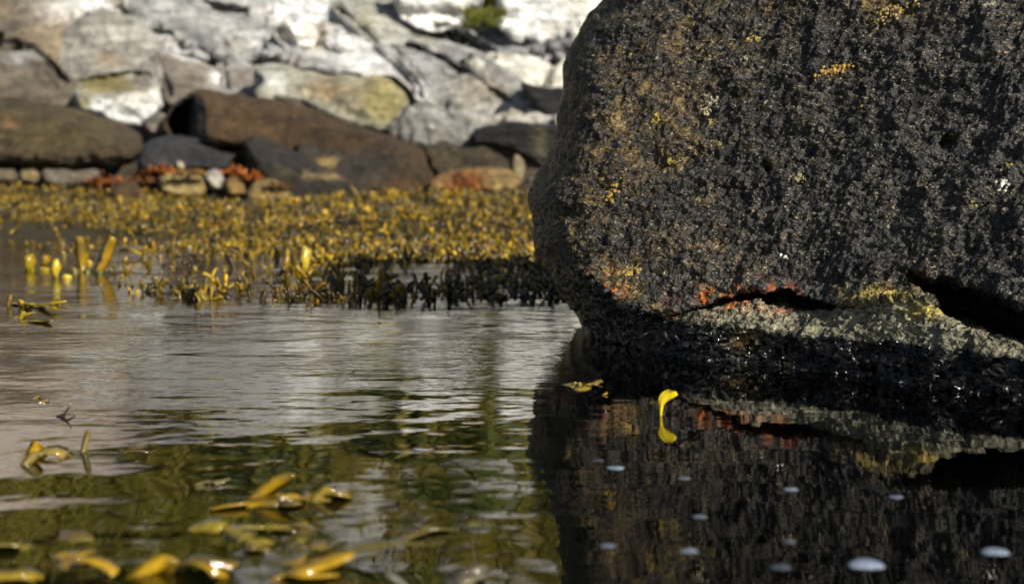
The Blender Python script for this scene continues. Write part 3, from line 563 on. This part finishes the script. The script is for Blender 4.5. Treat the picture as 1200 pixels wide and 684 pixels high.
def bladder_tuft(px, py, w, h, label, col=YEL):
    b = onwater(px, py); s0 = b[1] / FPX
    return single('wrack_frond', label, b, [(((0, 0, -.015), (0, 0, h * .4 * s0), w * .16 * s0, w * .25 * s0), dict(up=(0, 1, 0)))],
        [((0, 0, h * .5 * s0), (w * .5 * s0, w * .38 * s0, h * .52 * s0), (.1, 0, 1)), ((w * .8 * s0, .01, .001), (w * .4 * s0, w * .35 * s0, .006), (0, 0, 1))], col)
bladder_tuft(35, 317, 18, 20, 'plump round yellow bladder standing clear of the bed')
bladder_tuft(66, 326, 13, 24, 'squared yellow bladder tip standing in open water', (.40, .30, .02))
bladder_tuft(54, 312, 15, 14, 'small plump bladder behind the squared tip', GOL)
bladder_tuft(357, 322, 17, 32, 'broad pale yellow frond tip at the edge of the shadow', (.40, .29, .03))
bladder_tuft(336, 322, 11, 30, 'narrow golden frond tip beside the broad pale tip', GOL)
def floater(label, pts, w, col, z=.002, lift=(), bulbs=(), bend=.0):
    c = np.mean([onwater(*p) for ln in pts for p in ln], 0); st = []
    for ln in pts:
        a, b = onwater(*ln[0]) - c, onwater(*ln[1]) - c; a[2], b[2] = -.008, z - .003
        st.append(((a, b, w * .6, w * 1.15), dict(bend=(0, 0, bend), n=13, tip=.3)))
    for (px, py, dx, h, ww) in lift:
        a = onwater(px, py); s0 = a[1] / FPX; a = a - c; st.append(((a + np.array([0, 0, -.005]), a + np.array([dx * s0, 0, h * s0]), ww * .3, ww * .55), dict(up=(0, 1, .2), tip=.08)))
    bl = [(onwater(px, py) - c + np.array([0, 0, zz]), rad, ax) for px, py, zz, rad, ax in bulbs]
    return single('wrack_frond', label, c, st, bl, col)
floater('thin yellowish frond floating just ahead of the scattered bladders', [((-10, 356), (78, 358)), ((20, 354), (66, 366)), ((-10, 350), (40, 362))], .009, YEL, .010, lift=[(8, 358, 4, 12, .008), (62, 356, 6, 9, .012), (30, 360, -8, 8, .012)])
floater('pair of short yellow blades afloat left of the open water gap', [((-20, 376), (40, 370)), ((6, 372), (60, 380))], .010, YEL, .008, lift=[(18, 374, 10, 9, .010)])
floater('brown flat frond with a yellow tipped second blade', [((-40, 476), (58, 470)), ((-10, 474), (46, 465))], .006, (.16, .11, .03), .004)
def raft(label, px, py, ang, L, w, col, depth=3, lift=(), seed=1, rise=.004):
    c = onwater(px, py); r = random.Random(seed * 31 + int(px)); V, Q = [], []
    def grow(p, a, ln, wd, k):
        n = 7; path = []
        for t in np.linspace(0, 1, n):
            path.append(np.array([p[0] + math.cos(a) * ln * t, p[1] + math.sin(a) * ln * t, 0]))
            a_ = a + r.gauss(0, .05)
        for q in path: q[2] = rise * vnoise(np.array([[q[0] * 34 + seed, q[1] * 34, seed * 3.]]), 3)[0] * 2 - .0012
        t = np.linspace(0, 1, n); ws = wd * (np.interp(t, [0, .5, .9, 1], [.6, .8, 1, 1]) if k > 0 else np.interp(t, [0, .45, .85, 1], [.7, 1.15, .8, .12])) * np.array([1 + .18 * r.uniform(-1, 1) for _ in t])
        ribbon(path, ws, (-math.sin(a), math.cos(a), r.uniform(-.35, .35)), .0006, V, Q, .10)
        if k > 0:
            for sg in (-1, 1): grow(path[-1], a + sg * r.uniform(.25, .6), ln * r.uniform(.65, .95), wd * .92, k - 1)
    grow((-.3 * L * math.cos(ang), -.3 * L * math.sin(ang)), ang, L * .4, w, depth)
    for (lx, ly, dx, h, ww) in lift:
        a = onwater(lx, ly); s0 = a[1] / FPX; a = a - c
        strap(V, Q, a + np.array([0, 0, -.006]), a + np.array([dx * s0, .004, h * s0]), ww * .5, ww * .8, up=(.15, 1, .5), bend=(0, .004, .003), tip=.05, n=9, thick=.0005)
    V = np.array(V); n1 = fbm(V * 90, 3, seed)[:, None]; mx = sst(-.15, .45, fbm(V * 38, 3, seed + 5)[:, None])
    return tag(mk('wrack_frond', V, Q, mat=M_WETWEED, col=(np.array(col) * (1 - mx) + np.array([.075, .052, .012]) * mx) * (1 + .4 * n1), loc=c), label, 'seaweed')
AMB = (.21, .125, .005)
raft('grey sheened frond with an upright brown fin', 60, 534, .1, .11, .010, (.15, .11, .03), 2, [(94, 530, 9, 26, .004), (22, 545, 26, 12, .007)], 3)
raft('small golden hump of frond by the grey sheened one', 30, 528, .4, .05, .010, AMB, 1, [(34, 532, 14, 10, .010)], 4)
raft('pale wet frond lying in the reflected grass', 195, 566, -.1, .07, .012, (.14, .12, .045), 2, (), 5, .005)
raft('golden frond raising one pointed blade', 278, 594, .5, .06, .009, AMB, 2, [(286, 588, 62, 32, .008)], 6, .003)
raft('bluish wet frond behind the raised golden blade', 342, 574, .9, .04, .011, (.10, .09, .06), 1, (), 7, .006)
raft('yellow edged wet frond beside the bluish frond', 378, 584, .3, .045, .012, (.20, .14, .015), 1, [(362, 588, 30, 12, .008)], 8, .006)
raft('broad golden frond breaking the surface with dark forks', 170, 668, .05, .12, .013, (.25, .15, .006), 3, [(150, 676, 60, 16, .010)], 9, .0045)
raft('golden frond tangled left of the broad golden one', 100, 676, 2.4, .08, .012, AMB, 2, (), 10, .004)
raft('yellow blurred frond with spread tips', 20, 676, .2, .10, .012, YEL, 2, (), 11, .0045)
raft('olive frond drifting alone half sunken', 10, 642, .2, .07, .011, OLV, 2, (), 12, .003)
raft('blue sheened frond tip near the dark reflection', 505, 684, .2, .08, .015, (.10, .095, .07), 1, (), 13, .006)
raft('sunken olive frond among reflected stones', 440, 640, .6, .08, .009, (.07, .06, .012), 3, (), 14, .0018)
raft('thin sunken frond under the raised golden blade', 250, 622, -.3, .08, .008, (.16, .12, .012), 3, (), 15, .0025)
raft('little olive frond between drifting fronds', 330, 648, 1.0, .05, .008, (.15, .12, .015), 2, (), 16, .003)
floater('olive weed scrap clinging at the boulder foot', [((640, 452), (705, 449)), ((648, 462), (690, 455)), ((660, 446), (690, 451)), ((690, 460), (712, 462)), ((655, 458), (668, 450))], .008, (.12, .085, .012), .005, lift=[(668, 452, 5, 6, .005), (682, 453, -4, 4, .006)])
floater('brown ribbon drifting in front of the black tide band', [((735, 476), (800, 492)), ((760, 490), (815, 490))], .004, (.14, .075, .02), .0010)
floater('small flat brown blade afloat on pale reflections', [((395, 442), (412, 437))], .006, (.06, .05, .02), .003)
floater('tiny olive blade afloat beside the small brown blade', [((458, 444), (486, 442))], .006, (.10, .09, .02), .002)
floater('small dark oval blade afloat on grey reflections', [((176, 454), (202, 453))], .007, (.05, .045, .03), .003)
floater('olive oval frond drifting toward the scattered bladders', [((298, 361), (322, 359))], .009, (.20, .17, .03), .003)
floater('dark golden frond lying at the edge of open water', [((268, 340), (292, 338)), ((262, 344), (286, 342))], .012, (.22, .13, .012), .006, bulbs=[(280, 339, .004, (.012, .010, .007), (1, 0, 0))])
# the yellow curled leaf
lb = onwater(774, 487); s0 = lb[1] / FPX * .84
V, Q = [], []
rows = [((-1, -9), (2, -9)), ((-1.2, 0), (2.2, 0)), ((-2.2, 9), (2.6, 8)), ((-3, 17), (4, 15)), ((-2.6, 24), (8, 20)), ((-1, 29), (14, 23.5)), ((2, 33), (20, 26.5)), ((6, 36), (24.5, 30)), ((11, 37.5), (21, 34.5))]
nu = 9
for k, (a, b) in enumerate(rows):
    for j in range(nu):
        t = j / (nu - 1); e = 1 - abs(2 * t - 1); fan = max(k - 3, 0)
        dy = -6 * math.sin(math.pi * t) * (k / 8) + (.9 * math.sin(j * 2.4 + k * .8) * fan / 4)
        V.append(np.array([a[0] + (b[0] - a[0]) * t + .5 * math.sin(j * 3 + k), dy, a[1] + (b[1] - a[1]) * t + .35 * fan * math.sin(j * 2.7) * (k > 6)]) * s0)
for k in range(8):
    for j in range(nu - 1): Q.append((k * nu + j, k * nu + j + 1, (k + 1) * nu + j + 1, (k + 1) * nu + j))
V = np.array(V); nv = len(V); back = V + np.array([0, .0007, 0]); Q2 = [(a + nv, d_ + nv, c_ + nv, b_ + nv) for a, b_, c_, d_ in Q]
lv = np.concatenate([V, back]); lc = np.array([[.50, .38, .010]]) * (1 - .55 * sst(.1, .6, fbm(lv * 260, 3, 12)[:, None])); leaf = tag(mk('yellow_leaf', np.concatenate([V, back]), Q + Q2, mat=M_WEED, col=lc, loc=lb), 'curled bright yellow leaf standing upright before the boulder', 'leaf')
# dark twig
tb = onwater(75, 488); s0 = tb[1] / FPX; V, Q = [], []
for a, b, r0 in (((-3, 0, -3), (8, 2, 15), 1.8), ((-9, 0, -1), (3, 0, 5), 1.7), ((1, 0, 5), (13, 2, 0), 1.3)):
    strap(V, Q, np.array(a) * s0, np.array(b) * s0, r0 * s0, r0 * .7 * s0, up=(0, 1, 0), thick=.0012, n=5)
tag(mk('twig', V, Q, mat=M_WEED, col=np.repeat(np.array([[.035, .028, .018]]), len(V), 0), loc=tb), 'small dark forked twig poking out of the water', 'twig')
# foam flecks on the dark reflection
def foam(px, py, w, label, al=.5):
    b = onwater(px, py); s0 = b[1] / FPX; r = random.Random(int(px)); V, Q = [], []; nr, ns = 5, 18
    for i in range(nr + 1):
        f = 1 - i / nr
        for j in range(ns):
            th = 2 * math.pi * j / ns; rad = w / 2 * s0 * f * (1 + .10 * math.sin(3 * th + px) + .05 * math.sin(7 * th))
            V.append((math.cos(th) * rad, math.sin(th) * rad * .9, -.0006 + .0022 * math.sqrt(1 - f * f) * w / 40 + (.0003 * r.random() if 0 < i else 0)))
    for i in range(nr):
        for j in range(ns): Q.append((i * ns + j, i * ns + (j + 1) % ns, (i + 1) * ns + (j + 1) % ns, (i + 1) * ns + j))
    tag(mk('foam_fleck', V, Q, mat=M_FOAM, col=np.repeat(np.array([[al * .27, al * .32, al * .41]]), len(V), 0), loc=b), label, 'foam', 'foam flecks on the dark reflection')
FL = 'small round foam fleck floating on the dark boulder reflection'
foam(1015, 661, 46, 'largest bluish foam fleck on the dark boulder reflection', .5)
for fx, fy, fw, al in ((1166, 646, 36, .45), (722, 548, 24, .45), (808, 645, 24, .35), (927, 573, 20, .4), (895, 563, 8, .5), (802, 560, 18, .25), (820, 605, 20, .25), (712, 639, 22, .25), (1050, 582, 20, .3), (701, 539, 16, .14), (925, 634, 16, .22), (915, 664, 28, .12), (558, 563, 10, .3)):
    if fx > 600: foam(fx, fy, fw, FL, al)

# orange weed clumps among the shore stones
def clump(px, py, Y, wpx, hpx, n, label, col):
    s0 = Y / FPX; b = P(px, py, Y); V, Q = [], []; r = random.Random(int(px * 3 + py))
    for k in range(n):
        x, z = r.gauss(0, .42) * wpx * s0, abs(r.gauss(0, .4)) * hpx * s0; y = -.02 - r.random() * .06
        a = np.array([x, y, z - .02]); d_ = np.array([r.gauss(0, .6), r.gauss(-.5, .5), r.gauss(.3, .6)]); d_ /= np.linalg.norm(d_)
        strap(V, Q, a, a + d_ * r.uniform(.010, .022), .006, .009, up=(r.random() - .5, 1, r.random()), n=4, tip=.5)
    strap(V, Q, (-.9 * wpx * s0, -.05, -.010), (.9 * wpx * s0, -.05, -.010), .022, .022, n=6)
    V = np.array(V); c = np.repeat(np.array([col]), len(V), 0) * (.8 + .8 * fbm(V * 30, 2, 9)[:, None])
    tag(mk('orange_weed', V, Q, mat=M_ALGAE, col=np.clip(c, .005, 1), loc=b), label, 'seaweed')
for a in [(128, 212, 6.85, 22, 12, 60, 'orange weed clump beside the angular flat stone', OR), (165, 210, 6.8, 26, 14, 60, 'rusty weed clump between brown stone and tan stone', (.16, .06, .012)), (192, 198, 6.78, 26, 8, 50, 'orange weed strip along the dark grey flat stone', OR), (276, 200, 6.72, 18, 10, 50, 'bright orange weed clump right of the white pebble', (.36, .10, .008)), (304, 206, 6.70, 20, 9, 50, 'orange red weed clump under the fluted boulder', (.34, .085, .008)),
          (150, 222, 6.7, 30, 10, 60, 'dark rusty weed in front of the brown stone', (.14, .045, .008)), (225, 200, 6.62, 24, 7, 50, 'ochre weed fringe over the rounded tan stone', (.22, .11, .015)), (330, 216, 6.5, 20, 8, 40, 'brown weed tuft on the low tan stone', (.13, .06, .012)), (420, 232, 6.5, 40, 8, 60, 'rust brown weed along the ridged rock foot', (.16, .07, .012)), (520, 234, 6.5, 36, 9, 60, 'orange brown weed beside the flat blue-grey stone', (.24, .09, .012)), (600, 232, 6.5, 22, 6, 40, 'dull ochre weed by the big boulder outline', (.20, .12, .02)),
          (545, 218, 6.72, 40, 16, 80, 'rusty orange weed over the tan rock', (.24, .075, .01)), (470, 234, 6.5, 44, 6, 60, 'thin orange weed line above the flat blue-grey stone', (.30, .10, .012)), (585, 246, 6.5, 24, 8, 40, 'ochre weed tuft at the tan rock base', (.32, .17, .02))]:
    clump(*a)

# ------------------------------------------------------------------ grassy bank above the rocks (its mirror image fills the near water)
def moss():
    V, Q = [], []; r = random.Random(3); c = P(567, 26, 9.35)
    for k in range(260):
        a = P(r.uniform(542, 592), r.uniform(14, 34), 9.45) - c + np.array([0, r.uniform(-.1, .1), 0]); strap(V, Q, a, a + np.array([r.gauss(0, .03), r.gauss(-.02, .03), r.uniform(.02, .05)]), .008, .006, up=(0, 1, 0), n=3)
    V = np.array(V); tag(mk('grass_tuft', V, Q, mat=M_LEAF, col=np.array([.11, .115, .008]) * (1 + .4 * fbm(V * 9, 2, 3)[:, None]), loc=c), 'green mossy grass tuft between the white blocks', 'grass')
moss()
def hz1(x, y): return float(hill_z(np.array([x]), np.array([y]))[0])
n = 26000; gx = rng.uniform(-8.5, 8.5, n); gy = bank_edge(gx) + .1 + rng.random(n) ** 1.5 * 13; gz = hill_z(gx, gy)
ln_ = rng.uniform(.18, .5, n); az = rng.uniform(0, 6.28, n); wd_ = rng.uniform(.02, .045, n); tl = rng.normal(0, .16, (n, 2)) * 1.2
b0 = np.stack([gx, gy, gz], -1); sdv = np.stack([np.cos(az), np.sin(az), 0 * az], -1) * wd_[:, None]; up_ = np.stack([tl[:, 0], tl[:, 1] - .1, np.ones(n)], -1) * ln_[:, None]
V = np.stack([b0 - sdv - [0, 0, .05], b0 + sdv - [0, 0, .05], b0 + up_ * .6 + sdv * .8, b0 + up_ * .6 - sdv * .8, b0 + up_ + np.array([0, -.05, -.02])], 1)
patch = sst(-.25, .25, fbm(b0 * .8, 3, 71))[:, None]; gc = (np.array([.15, .135, .010]) * patch + np.array([.22, .17, .03]) * (1 - patch)) * rng.uniform(.6, 1.3, (n, 1))
ix = np.arange(n)[:, None] * 5
tag(mk('grass', V.reshape(-1, 3), (ix + np.array([[0, 1, 2, 3]])), (ix + np.array([[3, 2, 4]])), mat=M_LEAF, col=np.repeat(gc, 5, 0)), 'rough green and straw grass over the bank', 'grass', kind='stuff')
def bush(x, y, rad, label, col):
    z = hz1(x, y); n = 1500; r = np.random.default_rng(int(abs(x * 100 + y * 10)))
    d_ = r.normal(size=(n, 3)); d_ /= np.linalg.norm(d_, axis=1, keepdims=True); d_[:, 2] = np.abs(d_[:, 2]); rd = r.random(n) ** .35 * (1 + .35 * fbm(d_ * 2.2, 3, 5)); p = d_ * rd[:, None] * rad * np.array([1.2, 1, .85])
    a = r.normal(size=(n, 3)) * .055; b = r.normal(size=(n, 3)) * .055
    Vv = np.stack([p - a, p + b, p + a, p - b], 1).reshape(-1, 3); t = bpy.data.objects.new('shrub', None); scene.collection.objects.link(t); t.location = (x, y, z - .03); tag(t, label, 'shrub')
    mk('foliage', Vv, np.arange(n * 4).reshape(n, 4), mat=M_LEAF, col=np.repeat(np.array(col) * r.uniform(.5, 1.5, (n, 1)), 4, 0), parent=t)
    V, Q = [], []
    for k in range(5):
        e_ = np.array([r.normal(0, .35), r.normal(0, .3), .7]) * rad; strap(V, Q, (0, 0, -.05), e_, .03, .012, up=(0, 1, .1), thick=.012, n=4)
    mk('stem', V, Q, mat=M_LEAF, col=np.repeat(np.array([[.08, .055, .03]]), len(V), 0), parent=t)
for x, y, rd, lb_, cc in [(-2.0, 11.6, .55, 'round dark green shrub low on the grassy bank', (.05, .062, .010)), (-.6, 11.4, .6, 'spreading green shrub beside bank stones', (.06, .075, .010)), (-3.6, 15.2, .9, 'large dark shrub high on the bank', (.05, .06, .01)), (.9, 12.2, .6, 'olive shrub on the bank behind the big boulder', (.075, .08, .012)), (-1.6, 14.4, .8, 'yellowish green shrub halfway up the bank', (.10, .10, .012)), (-5.2, 15.8, 1.0, 'broad green shrub at the far end of the bank', (.06, .07, .012))]:
    bush(x, y, rd, lb_, cc)
def bank_rock(x, y, sx, sy, sz, label, col, seed):
    n1, n2 = 26, 16; th, ph = np.meshgrid(np.linspace(0, 2 * np.pi, n1, endpoint=False), np.linspace(-np.pi / 2 + .02, np.pi / 2 - .02, n2))
    d_ = np.stack([np.cos(ph) * np.cos(th), np.cos(ph) * np.sin(th), np.sin(ph)], -1); k = 1 / np.maximum(np.abs(d_).max(-1, keepdims=True), .72) * .85
    p = d_ * k * (1 + .3 * fbm(d_ * 1.5 + seed, 4, seed)[..., None]) * np.array([sx, sy, sz]); i = np.arange(n1 * n2).reshape(n2, n1); j = np.roll(i, -1, 1)
    Q = np.stack([i[:-1], j[:-1], j[1:], i[1:]], -1).reshape(-1, 4)
    tag(mk('bank_stone', p, Q, mat=M_SHORE, col=np.repeat(np.array([col]), n1 * n2, 0), loc=(x, y, hz1(x, y) + sz * .35)), label, 'stone')
for k, (mx, my, sx, sz, lb_) in enumerate([(415, 553, .34, .36, 'squarish grey stone on the grassy bank'), (440, 612, .36, .34, 'tall pale stone above the squarish bank stone'), (560, 556, .26, .18, 'low pale stone beside the spreading shrub'), (594, 560, .28, .30, 'grey stone on the bank by the big boulder'), (480, 566, .24, .14, 'flat white stone set in the bank grass'), (320, 650, .45, .34, 'big grey stone high in the bank grass'), (590, 662, .6, .36, 'broad pale outcrop stone high on the bank'), (335, 602, .3, .1, 'thin grey stone flush with the bank'), (545, 592, .2, .16, 'little grey stone in straw grass'), (180, 622, .3, .12, 'flat stone below the large dark shrub')]):
    y0 = 10.0; mz = HCAM
    ex, ey, ez = ray(mx, my)       # mirrored ray: climb it until it meets the bank
    for t in np.arange(8, 30, .05):
        if -HCAM - ez * t * 1.0 <= hz1(ex * t, ey * t): break
        if HCAM + ez * t < 0 and (-(HCAM + ez * t)) <= hz1(ex * t, ey * t): break
    bank_rock(ex * t, ey * t, sx, sx * .8, sz, lb_, (.40, .40, .39) if k % 3 else (.5, .49, .46), k + 3)
